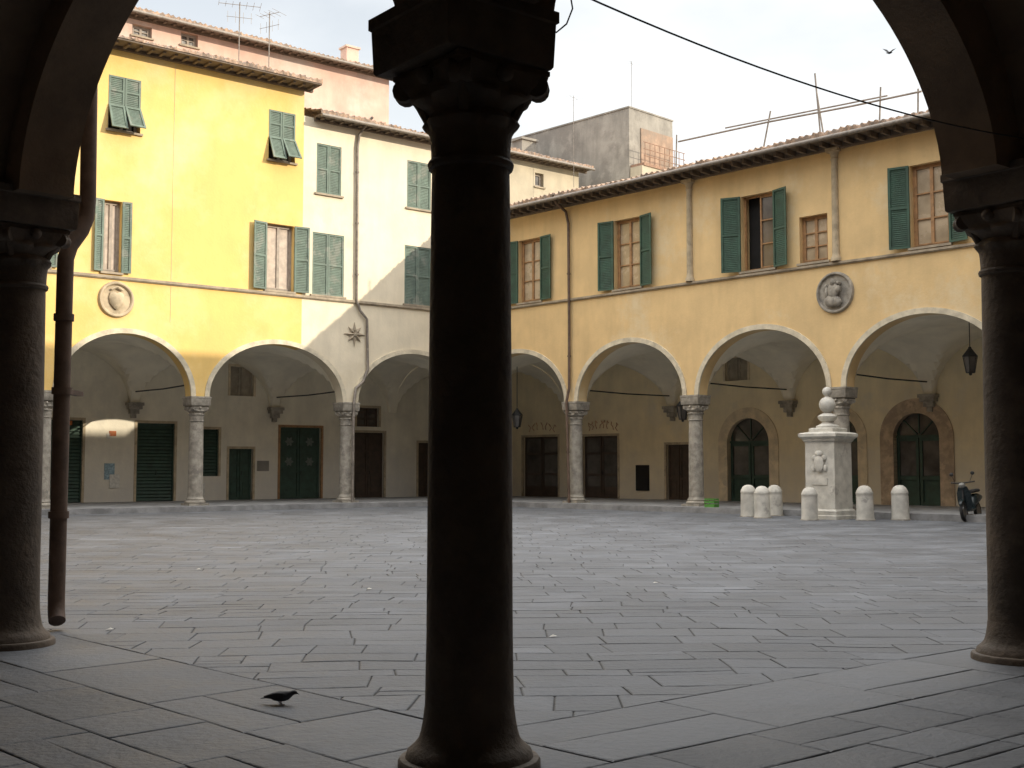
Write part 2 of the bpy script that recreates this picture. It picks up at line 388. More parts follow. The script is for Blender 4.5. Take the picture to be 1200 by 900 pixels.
for k,r in wy+wc:
    root=yel if r[0]<TB else crm; t0,t1,z0,z1=r; w=(t1-t0)
    if k=='open':
        wn=casement(root,FL,t0,t1,z0,z1,M['greyw'],M['curtain'],rows=1)
        hw=w*.52
        a=R(random.uniform(6,14)); shutter(wn,pt(FL,t0-.01,z0,.03),(-dL*math.cos(a)+nL*math.sin(a)),nL,hw,z1-z0,M['greenl'])
        a=R(random.uniform(5,10)); shutter(wn,pt(FL,t1+.01,z0,.03),(dL*math.cos(a)+nL*math.sin(a)),nL,hw,z1-z0,M['greenl'])
    elif k=='closed':
        wn=casement(root,FL,t0,t1,z0,z1,M['greyw'],M['dark'],rows=2,depth=.3)
        shutter(wn,pt(FL,t0,z0,-.06),dL,nL,w/2-.005,z1-z0,M['greenl']); shutter(wn,pt(FL,t0+w/2+.005,z0,-.06),dL,nL,w/2-.005,z1-z0,M['greenl'])
    else:
        wn=casement(root,FL,t0,t1,z0,z1,M['greyw'],M['dark'],rows=2,depth=.3)
        h=z1-z0
        for s in (0,1):
            shutter(wn,pt(FL,t0+s*(w/2+.005),z0+h*.45,-.03),dL,nL,w/2-.01,h*.55,M['greenl'])
            aa=R(34 if s else 24); up=(Z*math.cos(aa)-nL*math.sin(aa)); out=(nL*math.cos(aa)+Z*math.sin(aa))
            hh=h*.5; shutter(wn,pt(FL,t0+s*(w/2+.005),z0+h*.45,.01)-up*hh,dL,out,w/2-.01,hh,M['greenl'],tilt=(1,up))
for t in colsL:
    put_col(yel if t<3 else crm, A0+dL*t, .30, angL, farc)
def isect(Fa,oa,Fb,ob):
    P=Fa[0]+Fa[3]*oa; return ((Fb[0]+Fb[3]*ob-P).dot(Fb[3]))/Fa[1].dot(Fb[3])
tbl=isect(FL,-D,FR,-D); sbr=isect(FR,-D,FL,-D)
def rl(x0,x1,y0,y1): return rect(FL,x0,x1,y0,y1,-D)
def rr(x0,x1,y0,y1): return rect(FR,x0,x1,y0,y1,-D)
FB=.30
def low(r): return (r[0],r[1],FB,r[3])
dl=[('roll',low(rl(52,96,492,586))),('roll',low(rl(160,204,496,585))),('closedw',rl(235,256,503,558)),('door',low(rl(268,296,526,585))),
    ('orn',low(rl(328,376,501,585))),('dark',low(rl(415,450,507,585))),('trans',rl(418,444,478,500)),('dark',low(rl(490,512,519,585))),('lun',rl(270,297,430,464))]
drr=[('glaz',low(rr(613,654,512,590))),('glaz',low(rr(683,724,511,592))),('dark',low(rr(781,808,521,596))),('lun',rr(850,876,419,446))]
adr=[rr(853,902,490,597),rr(958,1006,487,600),rr(1048,1102,484,603)]
mb=MB(); wall_panel(mb,FL,-24,TB,0,zY+1.5,-D-.35,-D,[r for k,r in dl if r[1]<TB+1 and r[0]<TB]); mb.build('arcade_wall',M['back_l'],yel)
mb=MB(); wall_panel(mb,FL,TB,tbl,0,zC+1.2,-D-.35,-D,[r for k,r in dl if r[0]<tbl and r[1]>TB]); mb.build('arcade_wall',M['back_l'],crm)
for (t0,t1,root) in ((-17.3,-11.3,yel),(-11.3,-5.3,yel),(-5.3,0,yel),(0,6.14,yel),(6.14,12.1,crm)):
    mb=MB(); vault(mb,pt(FL,t0,0,-.5),pt(FL,t1,0,-.5),pt(FL,t0,0,-D),pt(FL,t1,0,-D)); mb.build('vault',M['vault'],root,smooth=25,recalc=False)
def panel_door(root,F,r,k,o=-D):
    t0,t1,z0,z1=r; G=(F[0]+F[3]*o,F[1],F[2],F[3]); mb=MB(); md=M['doorg'] if k in('roll','door','closedw','orn') else M['doord']
    if k=='lun': md=M['dusty']
    if k in('roll','closedw'):
        mb.box(G,t0,t1,z0,z1,-.19,-.17); z=z0+.02; B=(G[0],G[1],(Z-G[3]*.5).normalized(),(G[3]+Z*.5).normalized())
        while z<z1-.12:
            B2=(pt(G,0,z,-.10),)+B[1:]; mb.box(B2,t0+.04,t1-.04,0,.12,-.012,.012); z+=.135
        mb.box(G,t0,t0+.05,z0,z1,-.169,-.06); mb.box(G,t1-.05,t1,z0,z1,-.169,-.06)
    else:
        mb.box(G,t0,t1,z0,z1,-.2,-.16); n=2 if t1-t0>.8 else 1; w=(t1-t0)/n
        for i in range(n):
            a,b=t0+i*w+.02,t0+(i+1)*w-.02
            mb.box(G,a,a+.09,z0,z1,-.159,-.12); mb.box(G,b-.09,b,z0,z1,-.159,-.12)
            for q in (0,.36,.7,.96):
                zz=z0+(z1-z0)*q; mb.box(G,a+.09,b-.09,zz,min(z1,zz+.1),-.159,-.122)
            if k in('door','dark') : mb.box(G,a+.15,b-.15,z0+.18,z0+(z1-z0)*.34,-.159,-.13)
    nm='window' if k in('closedw','trans','lun') else 'door'
    d=mb.build(nm,md,root)
    if k in('glaz','trans','lun'):
        p=MB(); p.box(G,t0+.1,t1-.1,z0+.5 if k=='glaz' else z0+.05,z1-.1,-.158,-.15); p.build('pane',M['glass'] if k!='lun' else M['dusty'],d)
    if k=='orn':
        w=(t1-t0)/2
        for i in range(2):
            for zz in (.52,.8):
                p=MB(); c=pt(G,t0+w*(i+.5),z0+(z1-z0)*zz,-.119); vs=[c]; m_=24
                for j in range(m_):
                    a=j*2*math.pi/m_; rr_=.17*(1+.28*math.cos(6*a)); vs.append(c+F[1]*rr_*math.cos(a)+Z*rr_*math.sin(a)-F[3]*.003)
                p.add(vs,[(0,1+j,1+(j+1)%m_) for j in range(m_)]); p.build('painted_rosette',M['rosette'],d,recalc=False)
    if k not in('closedw','trans','lun'):
        h=MB(); h.tube([pt(G,(t0+t1)/2+.06,z0+1.05,-.12),pt(G,(t0+t1)/2+.06,z0+1.05,-.07),pt(G,(t0+t1)/2+.06,z0+1.2,-.07)],.015,6); h.build('handle',M['iron'],d)
    s=MB(); w=.10
    s.box(G,t0-w,t0,z0,z1+w,-.05,.025); s.box(G,t1,t1+w,z0,z1+w,-.05,.025); s.box(G,t0,t1,z1,z1+w,-.05,.022)
    s.build('surround',M['surround2'] if k=='lun' else M['surround'] if k!='orn' else M['brown'],d)
    return d
for k,r in dl: panel_door(yel if r[0]<TB else crm,FL,r,k)
def corbel(mb,F,t,zc=ZS):
    for j,(w,h0,h1,o) in enumerate(((.10,-.55,-.38,.12),(.18,-.38,-.2,.22),(.27,-.2,-.06,.32),(.32,-.06,.06,.36))):
        mb.box(F,t-w,t+w,zc+h0,zc+h1,-D-.02,-D+o)
def ties(root,F,ts):
    for t in ts:
        m=MB(); corbel(m,F,t); m.build('corbel',M['stone'],root)
        m=MB(); m.tube([pt(F,t,4.62,-.45),pt(F,t,4.58,-3.3),pt(F,t,4.62,-D)],.028,6); m.build('tie_rod',M['iron'],root)
ties(yel,FL,[-11.3,-5.3,0]); ties(crm,FL,[6.14])
def ringdisc(mb,F,t,z,r,o=0,w=.12,pr=.1):
    mb.lathe(pt(F,t,z,o),[(.001,.02),(r-w,.02),(r-w,pr*.6),(r-w*.7,pr),(r-w*.3,pr),(r,pr*.4),(r,-.02)],40,(F[1],F[2],F[3]))
t,z=uv(FL,136,351); mb=MB(); ringdisc(mb,FL,t,z,.62)
sh=[(-.22,.22),(-.1,.27),(0,.22),(.1,.27),(.22,.22),(.27,.05),(.22,-.15),(.1,-.3),(0,-.36),(-.1,-.3),(-.22,-.15),(-.27,.05)]
mb.rings([[pt(FL,t+x*k,z+y*k,o) for x,y in sh] for k,o in ((1,.01),(1,.08),(.85,.12),(.4,.15))])
mb.tube([pt(FL,t-.2,z+.32,.08),pt(FL,t,z+.42,.1),pt(FL,t+.2,z+.32,.08)],.04,6)
mb.build('medallion',M['surround'],yel,smooth=40)
t,z=uv(FL,415,392); mb=MB()
for i in range(8):
    a=i*math.pi/4; d=dL*math.cos(a)+Z*math.sin(a); p=dL*-math.sin(a)+Z*math.cos(a); c=pt(FL,t,z,0); l=.5 if i%2==0 else .42
    mb.add([c+nL*.02,c+d*.17+p*.085+nL*.02,c+d*l+nL*.03,c+d*.17-p*.085+nL*.02,c+d*.17+nL*.10,c+nL*.09],[(0,1,4,5),(1,2,4),(2,3,4),(3,0,5,4),(0,3,2,1)])
mb.lathe(pt(FL,t,z,.0),[(.001,.0),(.09,.0),(.08,.1),(.001,.12)],14,(dL,Z,nL)); mb.build('star_ornament',M['course'],crm,recalc=False)
def pipe_px(root,F,pts,r,o,m,zend=None):
    ps=[]
    for p in pts:
        t,z=uv(F,p[0],p[1],o if len(p)<3 else p[2]); ps.append(pt(F,t,z,o if len(p)<3 else p[2]))
    if zend is not None: ps.append(V((ps[-1].x,ps[-1].y,zend)))
    q=MB(); q.tube(ps,r,10)
    for a,b in zip(ps[:-1],ps[1:]):
        L=(b-a).length
        for k in range(int(L/2)):
            c=a+(b-a)*((k+.5)/max(1,int(L/2))); d=(b-a).normalized(); q.tube([c-d*.03,c+d*.03],r*1.35,10)
    return q.build('drainpipe',m,root,smooth=50)
pipe_px(crm,FL,[(437,137,.6),(431,143,.45),(421,158,.1),(419,172,.1),(418,352,.1),(422,364,.1),(430,374,.1),(431,432,.1),(426,447,.1),(417,455,.12),(415,470,.18),(414,500,.18),(413,588,.18)],.055,.1,M['zinc'],zend=.3)
q=MB(); q.tube([pt(FL,uv(FL,201,300)[0],zY-.3,.012),pt(FL,uv(FL,201,300)[0],6.7,.012)],.005,5); q.build('wall_cable',M['trim'],yel)
def plate(px0,px1,py0,py1,F,o,m,name,root,th=.02):
    r=rect(F,px0,px1,py0,py1,o); q=MB(); q.box(F,*r,o,o+th); return q.build(name,m,root)
plate(122,134,543,562,FL,-D,M['blue'],'poster',yel); plate(128,140,556,572,FL,-D+.021,M['paper'],'poster',yel)
plate(125,129,508,514,FL,-D,M['paper'],'notice',yel); plate(62,84,493,498,FL,-D+.03,M['orange'],'shop_board',yel,.06)
plate(128,136,505,511,FL,-D,M['orange'],'notice',yel); plate(301,315,540,552,FL,-D,M['conc'],'plaque',yel)
plate(232,240,566,580,FL,-D,M['paper'],'notice',yel)
# ================= RIGHT BUILDING
colsR=[0,6.02,11.68,17.35,23.1,29.0,35.0]; baysR=arch_bays(colsR)
rgt=thing('arcaded_building','long shaded ochre building on the right with green shuttered windows over its arcade','building',FR[0]+dR*12)
wr=[rect(FR,608,634,280,357),rect(FR,720,751,256,341),rect(FR,869,907,227,322),rect(FR,937,970,252,311),rect(FR,1067,1112,190,294)]
wr=[fixz(r) for r in wr]
mb=MB(); arch_wall(mb,FR,-.25,36,ZC,-.5,0,baysR); wall_panel(mb,FR,-.25,42,ZC,zR-.1,-.5,0,list(wr)); mb.build('wall',M['ochre'],rgt)
mb=MB(); mb.box(FR,.12,35,ZC-.07,ZC+.0,-.02,.08); mb.box(FR,.12,35,ZC-.10,ZC-.07,-.02,.05); mb.build('string_course',M['course'],rgt)
for c,a in baysR:
    mb=MB(); archivolt(mb,FR,c,a); mb.build('arch_trim',M['trim'],rgt,smooth=40)
roof(rgt,FR,-.6,42,zR,.8,6.4,14,fas=.28)
for i,r in enumerate(wr):
    t0,t1,z0,z1=r; w=t1-t0
    wn=casement(rgt,FR,t0,t1,z0,z1,M['brown'],M['glassy'] if i!=2 else M['glass'],rows=3,openleft=(i==2))
    if i!=3:
        hw=w*.5+.02
        a=R([10,12,22,0,14][i]); shutter(wn,pt(FR,t0-.01,z0,.03),(-dR*math.cos(a)+nR*math.sin(a)),nR,hw,z1-z0,M['green'])
        a=R([8,14,18,0,12][i]); shutter(wn,pt(FR,t1+.01,z0,.03),(dR*math.cos(a)+nR*math.sin(a)),nR,hw,z1-z0,M['green'])
for (px,y0,y1) in ((807,211,333),(977,174,309)):
    t,zt=uv(FR,px,y0,.05); _,zb=uv(FR,px,y1,.05); q=MB(); c=pt(FR,t,0,.02); zb=ZC+.02; H=zt-zb
    q.lathe(c,[(.17,zb+0),(.17,zb+.1),(.13,zb+.16),(.12,zb+.3),(.105,zt-.4),(.13,zt-.36),(.13,zt-.33),(.11,zt-.31),(.13,zt-.2),(.18,zt-.12)],20)
    q.box((c,dR,Z,nR),-.22,.22,zt-.12,zt,-.05,.2)
    q.build('half_column',M['surround'],rgt,smooth=40)
t,z=uv(FR,979,343); mb=MB(); ringdisc(mb,FR,t,z,.66,w=.1)
def relief(mb,F,t,z,pts):
    for x,y,rx,ry,d in pts:
        mb.rings([[pt(F,t+x+rx*math.sin(a)*math.cos(2*math.pi*k/12),z+y+ry*math.sin(a)*math.sin(2*math.pi*k/12),.02+d*(1-math.cos(math.pi-a))/2) for k in range(12)] for a in [.05+ (math.pi-.1)*i/7 for i in range(8)]])
relief(mb,FR,t,z,[(-.02,.32,.10,.12,.2),(-.02,.05,.20,.25,.18),(.17,.10,.09,.14,.2),(.19,.27,.065,.075,.22),(-.08,-.25,.27,.20,.16),(-.25,.0,.07,.2,.15),(.12,-.3,.15,.16,.17),(-.3,.2,.05,.09,.1)])
mb.build('medallion',M['stone'],rgt,smooth=50)
for t in colsR[1:]: put_col(rgt,C+dR*t,.30,angR,farc)
ties(rgt,FR,[6.02,11.68,17.35,23.1,29.0])
pipe_px(rgt,FR,[(648,228,.8),(652,238,.6),(663,248,.1),(666,262,.1),(667,380,.1),(667,455,.1),(664,470,.2),(667,590,.2)],.055,.1,M['copper'],zend=.3)
ah=[]
for a0,a1,z0,z1 in adr: ah.append((a0,a1,FB,z1))
allr=[r for k,r in drr]+ah
mb=MB(); wall_panel(mb,FR,sbr,42,0,zR+1.6,-D-.35,-D,allr); mb.build('arcade_wall',M['back'],rgt)
for t0,t1 in zip(colsR[:-1],colsR[1:]):
    mb=MB(); vault(mb,pt(FR,t0,0,-.5),pt(FR,t1,0,-.5),pt(FR,t0,0,-D),pt(FR,t1,0,-D)); mb.build('vault',M['vault'],rgt,smooth=25,recalc=False)
Q=pt(FR,sbr,0,-D)
mb=MB(); vault(mb,C+V((0,0,0)),pt(FL,12.1,0,-D),pt(FR,0,0,-D),Q); mb.build('vault',M['vault'],rgt,smooth=25,recalc=False)
for k,r in drr: panel_door(rgt,FR,r,k)
for i,(t0,t1,z0,z1) in enumerate(ah):
    w=(t1-t0)/2; c=(t0+t1)/2; zc=z1-w; G=(FR[0]-nR*D,dR,Z,nR); bw=w*1.43 if i!=2 else w*1.6
    d=MB(); d.box(G,t0,t1,z0,z1,-.3,-.24); q=(t1-t0)/2
    for s in range(2):
        a,b=t0+s*q+.02,t0+(s+1)*q-.02
        d.box(G,a,a+.1,z0,zc,-.239,-.18); d.box(G,b-.1,b,z0,zc,-.239,-.18)
        for hh in (0,.9,zc-z0-.12): d.box(G,a+.1,b-.1,z0+hh,z0+hh+.12,-.239,-.182)
    d.box(G,t0,t1,zc,zc+.09,-.239,-.15)
    for k in (1,2,3):
        an=math.pi*k/4; dd=dR*math.cos(an)+Z*math.sin(an); pp=dR*-math.sin(an)+Z*math.cos(an); F2=(pt(G,c,zc+.05,-.2),dd,pp,nR); d.box(F2,.1,w,-.02,.02,-.03,.02)
    dr=d.build('door',M['doorg'],rgt)
    p=MB(); p.box(G,t0+.12,t1-.12,z0+1.05,z1,-.238,-.225); p.build('pane',M['glass'],dr)
    s=MB(); n=28; vs=[]
    pts_=[(c-w,z0,c-bw,z0)]+[(c-w*math.cos(math.pi*k/n),zc+w*math.sin(math.pi*k/n),c-bw*math.cos(math.pi*k/n),zc+bw*math.sin(math.pi*k/n)) for k in range(n+1)]+[(c+w,z0,c+bw,z0)]
    for (xi,zi,xo,zo) in pts_:
        vs+=[pt(G,xi,zi,-.2),pt(G,xi,zi,.05),pt(G,xo,zo,.05),pt(G,xo,zo,-.0)]
    fs=[(k*4+j,k*4+j+1,(k+1)*4+j+1,(k+1)*4+j) for k in range(len(pts_)-1) for j in range(3)]
    s.add(vs,fs); s.build('surround',M['surround2'] if i!=2 else M['block'],dr,recalc=False)
plate(746,761,545,575,FR,-D,M['dark'],'notice_board',rgt,.06)
def scribble(px0,px1,py,n,h):
    for i in range(n):
        q=MB(); p=px0+(px1-px0)*(i+.5)/n; t,z=uv(FR,p,py,-D); z+=.15*math.sin(math.pi*(i+.5)/n)
        a=[random.uniform(-.1,.1) for _ in range(5)]
        q.tube([pt(FR,t+a[0],z-h/2,-D+.008),pt(FR,t+a[1],z-h*.1,-D+.008),pt(FR,t+a[2],z+h*.1,-D+.008),pt(FR,t+a[3],z+h/2,-D+.008),pt(FR,t+a[4]+.05,z+h*.2,-D+.008)],.018,5)
        q.build('faded_letter',M['rust'],rgt)
scribble(618,652,503,7,.34); scribble(688,724,501,8,.36)
# ================= lanterns
def lantern(p,ztop,label):
    o=thing('hanging_lantern',label,'lantern',p,'wrought iron lanterns in the arcade',off=True)
    a=MB(); n=6
    rg=lambda r,z:[p+V((r*math.cos(2*math.pi*k/n),r*math.sin(2*math.pi*k/n),z)) for k in range(n)]
    for k in range(n):
        for (r0,z0,r1,z1) in ((.13,0,.22,.5),(.22,.5,.05,.72)): a.tube([rg(r0,z0)[k],rg(r1,z1)[k]],.014,5)
    for r,z in((.13,0),(.22,.5)):
        g=rg(r,z); a.tube(g+[g[0]],.014,5)
    a.rings([rg(.24,.5),rg(.06,.72),rg(.04,.78)]); a.ball(p+V((0,0,-.04)),.05)
    a.build('cage',M['iron'],o)
    g=MB(); g.rings([rg(.115,.01),rg(.2,.48)]); g.build('lamp_glass',M['glass'],o)
    c=MB(); c.tube([p+V((0,0,.75)),V((p.x,p.y,ztop))],.015,6); c.build('chain',M['iron'],o)
for px,py,s,lab in ((1137,425,None,'iron lantern hanging under the rightmost arch above the scooter'),(606,492,None,'iron lantern hanging in the arcade just right of the central column'),(800,482,None,'iron lantern hanging in the arch left of the bollards')):
    t,z=uv(FR,px,py,-1.6); lantern(pt(FR,t,z-.3,-1.6),6.15 if px!=800 else 5.3,lab)
# ================= background buildings
FP=(FL[0]-nL*8,dL,Z,nL)
pk=thing('house','pink house rising behind the yellow building with a tiled roof','house',FP[0])
zp=uv(FP,310,47,.6)[1]; te=uv(FP,456,90,0)[0]
hp=[rect(FP,155,178,30,43),rect(FP,212,232,39,54)]
mb=MB(); wall_panel(mb,FP,-20,te,0,zp-.08,-.4,0,hp); mb.box(FP,te-.4,te,0,zp+.3,-9,-.4); mb.build('wall',M['pink'],pk)
for r in hp: casement(pk,FP,*r,M['greyw'],M['glass'],rows=2)
roof(pk,FP,-20.5,te+.4,zp,.6,8,15)
q=MB(); tt=uv(FP,412,75,-3)[0]; q.box(FP,tt-.35,tt+.35,zp+.5,zp+2.1,-3.5,-2.9); q.box(FP,tt-.42,tt+.42,zp+2.1,zp+2.2,-3.57,-2.83); q.build('chimney',M['pink'],pk)
FH=(FL[0]-nL*5,dL,Z,nL)
hs=thing('house','small beige house with a dark eave behind the corner of the square','house',FH[0]+dL*18)
zh=uv(FH,640,184,.6)[1]; ta=13.6; tb=uv(FH,678,190)[0]; hr=rect(FH,627,637,203,219)
mb=MB(); wall_panel(mb,FH,ta,tb,8,zh-.08,-.4,0,[hr]); mb.box(FH,tb-.3,tb,8,zh+.2,-6,-.4); mb.build('wall',M['house'],hs)
casement(hs,FH,*hr,M['greyw'],M['glass'],rows=1,leafs=1); roof(hs,FH,ta,tb+.5,zh,.6,5,15)
q=MB(); t_=uv(FH,620,150,-4)[0]; q.box(FH,t_-.5,t_+.5,zh+.6,zh+2.3,-4.8,-4); q.box(FH,t_-.6,t_+.6,zh+2.3,zh+2.42,-4.9,-3.9); q.build('chimney',M['conc'],hs)
FG=(FR[0]-nR*13,dR,Z,nR)
cg=thing('concrete_building','bare grey concrete building standing behind the ochre roof','building',FG[0])
ga,_=uv(FG,600,160); gb,zg=uv(FG,737,126)
mb=MB(); mb.box(FG,ga-2,gb,6,zg,-3.6,0); mb.box(FG,ga-2.05,gb+.04,zg+.002,zg+.08,-3.64,.04)
mb.box(FG,ga-2.02,gb-4.5,zg-2.9,zg-2.8,.0,.05)
mb.build('wall',M['conc'],cg)
FG2=(pt(FG,gb,0,0),-nR,Z,dR)
q=MB(); q.box(FG2,.9,3.55,6,zg-.9,.004,.06); q.build('brick_wall',M['rawbrick'],cg)
rl_=MB()
for k in range(9): rl_.tube([pt(FG2,.3+k*.4,zg-3.0,.8),pt(FG2,.3+k*.4,zg-1.9,.8)],.02,5)
for z_ in (1.9,2.25,2.6): rl_.tube([pt(FG2,.2,zg-z_,.8),pt(FG2,3.6,zg-z_,.8)],.02,6)
rl_.box(FG2,.1,3.7,zg-3.15,zg-3.0,0.0,.9); rl_.build('balcony',M['rail'],cg)
q=MB(); q.box(FG2,.0,3.6,6,zg-3.16,.065,.85); q.build('lower_wall',M['house'],cg)
# scaffold rail on right roof
FS=(FR[0]-nR*2.5,dR,Z,nR)
sr=thing('roof_railing','thin metal railing with leaning posts on the ochre building roof','railing',pt(FS,14,zR,0))
q=MB()
def sp(px,py,o=0):
    t,z=uv(FS,px,py,o); return pt(FS,t,z,o)
q.tube([sp(795,166),sp(900,143),sp(1000,124),sp(1080,107)],.035,6); q.tube([sp(850,150,-1),sp(960,128,-1),sp(1040,112,-1)],.03,6)
q.build('rail',M['zinc'],sr)
for (a_,b_) in (((792,186),(793,158)),((893,162),(903,130)),((962,148),(955,86)),((966,146),(957,108)),((1030,132),(1032,102)),((1075,124),(1076,104))):
    q=MB(); q.tube([sp(*a_)-V((0,0,.6)),sp(*b_)],.03,6); q.build('post',M['zinc'],sr)
def antenna(F,px,py0,py1,o,label,n=6,ang=0,L=.8,th=1):
    t,z1=uv(F,px,py0,o); _,z0=uv(F,px,py1,o); b=pt(F,t,z0-1.0,o); r_=thing('tv_antenna',label,'antenna',b,'television antennas on the roofs')
    m=MB(); m.tube([b,pt(F,t,z1,o)],.022*th,6); m.build('mast',M['zinc'],r_)
    top=pt(F,t,z1-.1,o); d=V((math.cos(ang),math.sin(ang),0)); p=V((-d.y,d.x,0)); e=MB()
    e.tube([top-d*L,top+d*L],.012*th,5)
    for k in range(n):
        c=top+d*(L*(2*k/(n-1)-1)); l=.25+.22*(k/n); e.tube([c-p*l,c+p*l],.007*th,5)
    if th>=1:
        e.tube([top-Z*.5-d*.5,top-Z*.5+d*.5],.010,5)
        for k in range(4):
            c=top-Z*.5+d*(k-1.5)*.3; e.tube([c-Z*.22,c+Z*.22],.007,4)
    e.build('aerial',M['zinc'],r_)
antenna(FL,281,3,62,-2.5,'television antenna on the yellow building roof, the left one of the pair',7,.3,.8)
antenna(FL,316,14,73,-2.5,'television antenna on the yellow building roof, the right one of the pair',5,-.5,.5)
antenna(FG,740,72,126,-1,'thin television antenna on the grey concrete building',3,1.2,.3,.6)
antenna(FR,672,112,196,-9,'television antenna between the small house and the concrete building',3,.9,.35,.6)
# ================= NEAR LOGGIA
lg=thing('loggia','dark loggia with stone columns and wide arches that frames the view in the foreground','loggia',K)
cNL=[0,6.2,12,17.8,23.6,29.4,35]; cNR=[0,5.76,11.65,17.55,23.45,29.4]
HN=19.6
def nb(cols,sh,cut): return [((a+b)/2-(sh if i==0 else 0),(b-a)/2-cut) for i,(a,b) in enumerate(zip(cols[:-1],cols[1:]))]
bNL=nb(cNL,.08,.44); bNR=nb(cNR,.10,.49)
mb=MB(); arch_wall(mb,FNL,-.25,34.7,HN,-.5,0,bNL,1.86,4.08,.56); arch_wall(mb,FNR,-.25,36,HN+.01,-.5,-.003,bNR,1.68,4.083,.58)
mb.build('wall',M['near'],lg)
mb=MB(); 
q0=isect(FNL,-D,FNR,-D); q1=isect(FNR,-D,FNL,-D)
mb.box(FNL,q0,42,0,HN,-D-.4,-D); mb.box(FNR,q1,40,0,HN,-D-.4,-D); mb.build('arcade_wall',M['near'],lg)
mb=MB(); mb.box(FNL,-7,36,HN,HN+.25,-7,.5); mb.box(FNR,-7,40,HN+.26,HN+.5,-7,.5); mb.build('roof',M['tile'],lg)
pr=[(pt(FNL,a,0,-.5),pt(FNL,b,0,-.5),pt(FNL,a,0,-D),pt(FNL,b,0,-D)) for a,b in zip(cNL[:-1],cNL[1:])]
pr+=[(pt(FNR,a,0,-.5),pt(FNR,b,0,-.5),pt(FNR,a,0,-D),pt(FNR,b,0,-D)) for a,b in zip(cNR[:-1],cNR[1:])]
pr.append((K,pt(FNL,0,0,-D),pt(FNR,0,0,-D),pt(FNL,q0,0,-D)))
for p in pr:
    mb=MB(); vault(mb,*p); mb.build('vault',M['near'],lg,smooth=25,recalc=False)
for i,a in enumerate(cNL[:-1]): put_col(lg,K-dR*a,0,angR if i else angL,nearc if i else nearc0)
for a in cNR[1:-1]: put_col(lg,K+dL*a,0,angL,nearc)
def pp(px,py,Y):
    d=ray(px,py); return CAM+d*(Y/d.y)
q=MB()
ps=[pp(106,20,12.3),pp(103,235,12.3),pp(101,255,12.3),pp(95,270,12.25),pp(82,288,12.15),pp(77,303,12.1),pp(76,330,12.1)]
ps+= [V((ps[-1].x,ps[-1].y,.30)),V((ps[-1].x+.01,ps[-1].y-.02,.18)),V((ps[-1].x+.05,ps[-1].y-.10,.09))]
q.tube([ps[0]+V((.05,0,7))]+ps,.082,14)
for z in (3.1,2.35,1.1): q.tube([V((ps[6].x,ps[6].y,z)),V((ps[6].x,ps[6].y,z+.07))],.1,14)
q.box((V((ps[6].x,ps[6].y,0)),V((1,0,0)),Z,V((0,1,0))),-.04,.04,2.36,2.41,.05,.5)
q.build('drainpipe',M['copper'],lg,smooth=50)
q=MB(); a=pp(664,-14,6.9); b=pp(1206,163,9.8); n=18; ps=[]
for i in range(n+1):
    u=i/n; p=a*(1-u)+b*u; p.z-=.16*4*u*(1-u)*.8; ps.append(p)
q.tube(ps,.006,6); c1=q.build('overhead_cable',M['iron']); tag(c1,'thin black cable sagging across the right hand foreground arch','cable')
q=MB(); ps=[pp(668,-8,6.6),pp(671,10,6.6),pp(664,28,6.6),pp(652,38,6.58),pp(640,30,6.55)]; q.tube(ps,.005,6); c1=q.build('wire_loop',M['iron']); tag(c1,'short wire loop hanging beside the central column capital','wire')
# ================= GROUND
ys=[-300,-20,12,36,120,1500]; xs=[-900,-60,0,60,900]; mb=MB()
mb.add([V((x,y,gz(x,y)-.011)) for y in ys for x in xs],[(j*5+i,j*5+i+1,(j+1)*5+i+1,(j+1)*5+i) for j in range(5) for i in range(4)])
struct(mb.build('ground',M['joint'],recalc=False))
def clip(poly,hp):
    for n,d in hp:
        out=[]
        for i in range(len(poly)):
            a,b=poly[i],poly[(i+1)%len(poly)]; da=n.dot(a)-d; db=n.dot(b)-d
            if da>=0: out.append(a)
            if (da>=0)!=(db>=0): out.append(a+(b-a)*(da/(da-db)))
        poly=out
        if len(poly)<3: return []
    return poly
def warp(p):
    return V((p.x+.07*math.sin(p.y*.9+p.x*.35)+.03*math.sin(p.y*3.1+p.x),p.y+.09*math.sin(p.x*.55+1.3)+.045*math.sin(p.x*1.7+p.y*.4)+.02*math.sin(p.x*4.3+p.y*2),0))
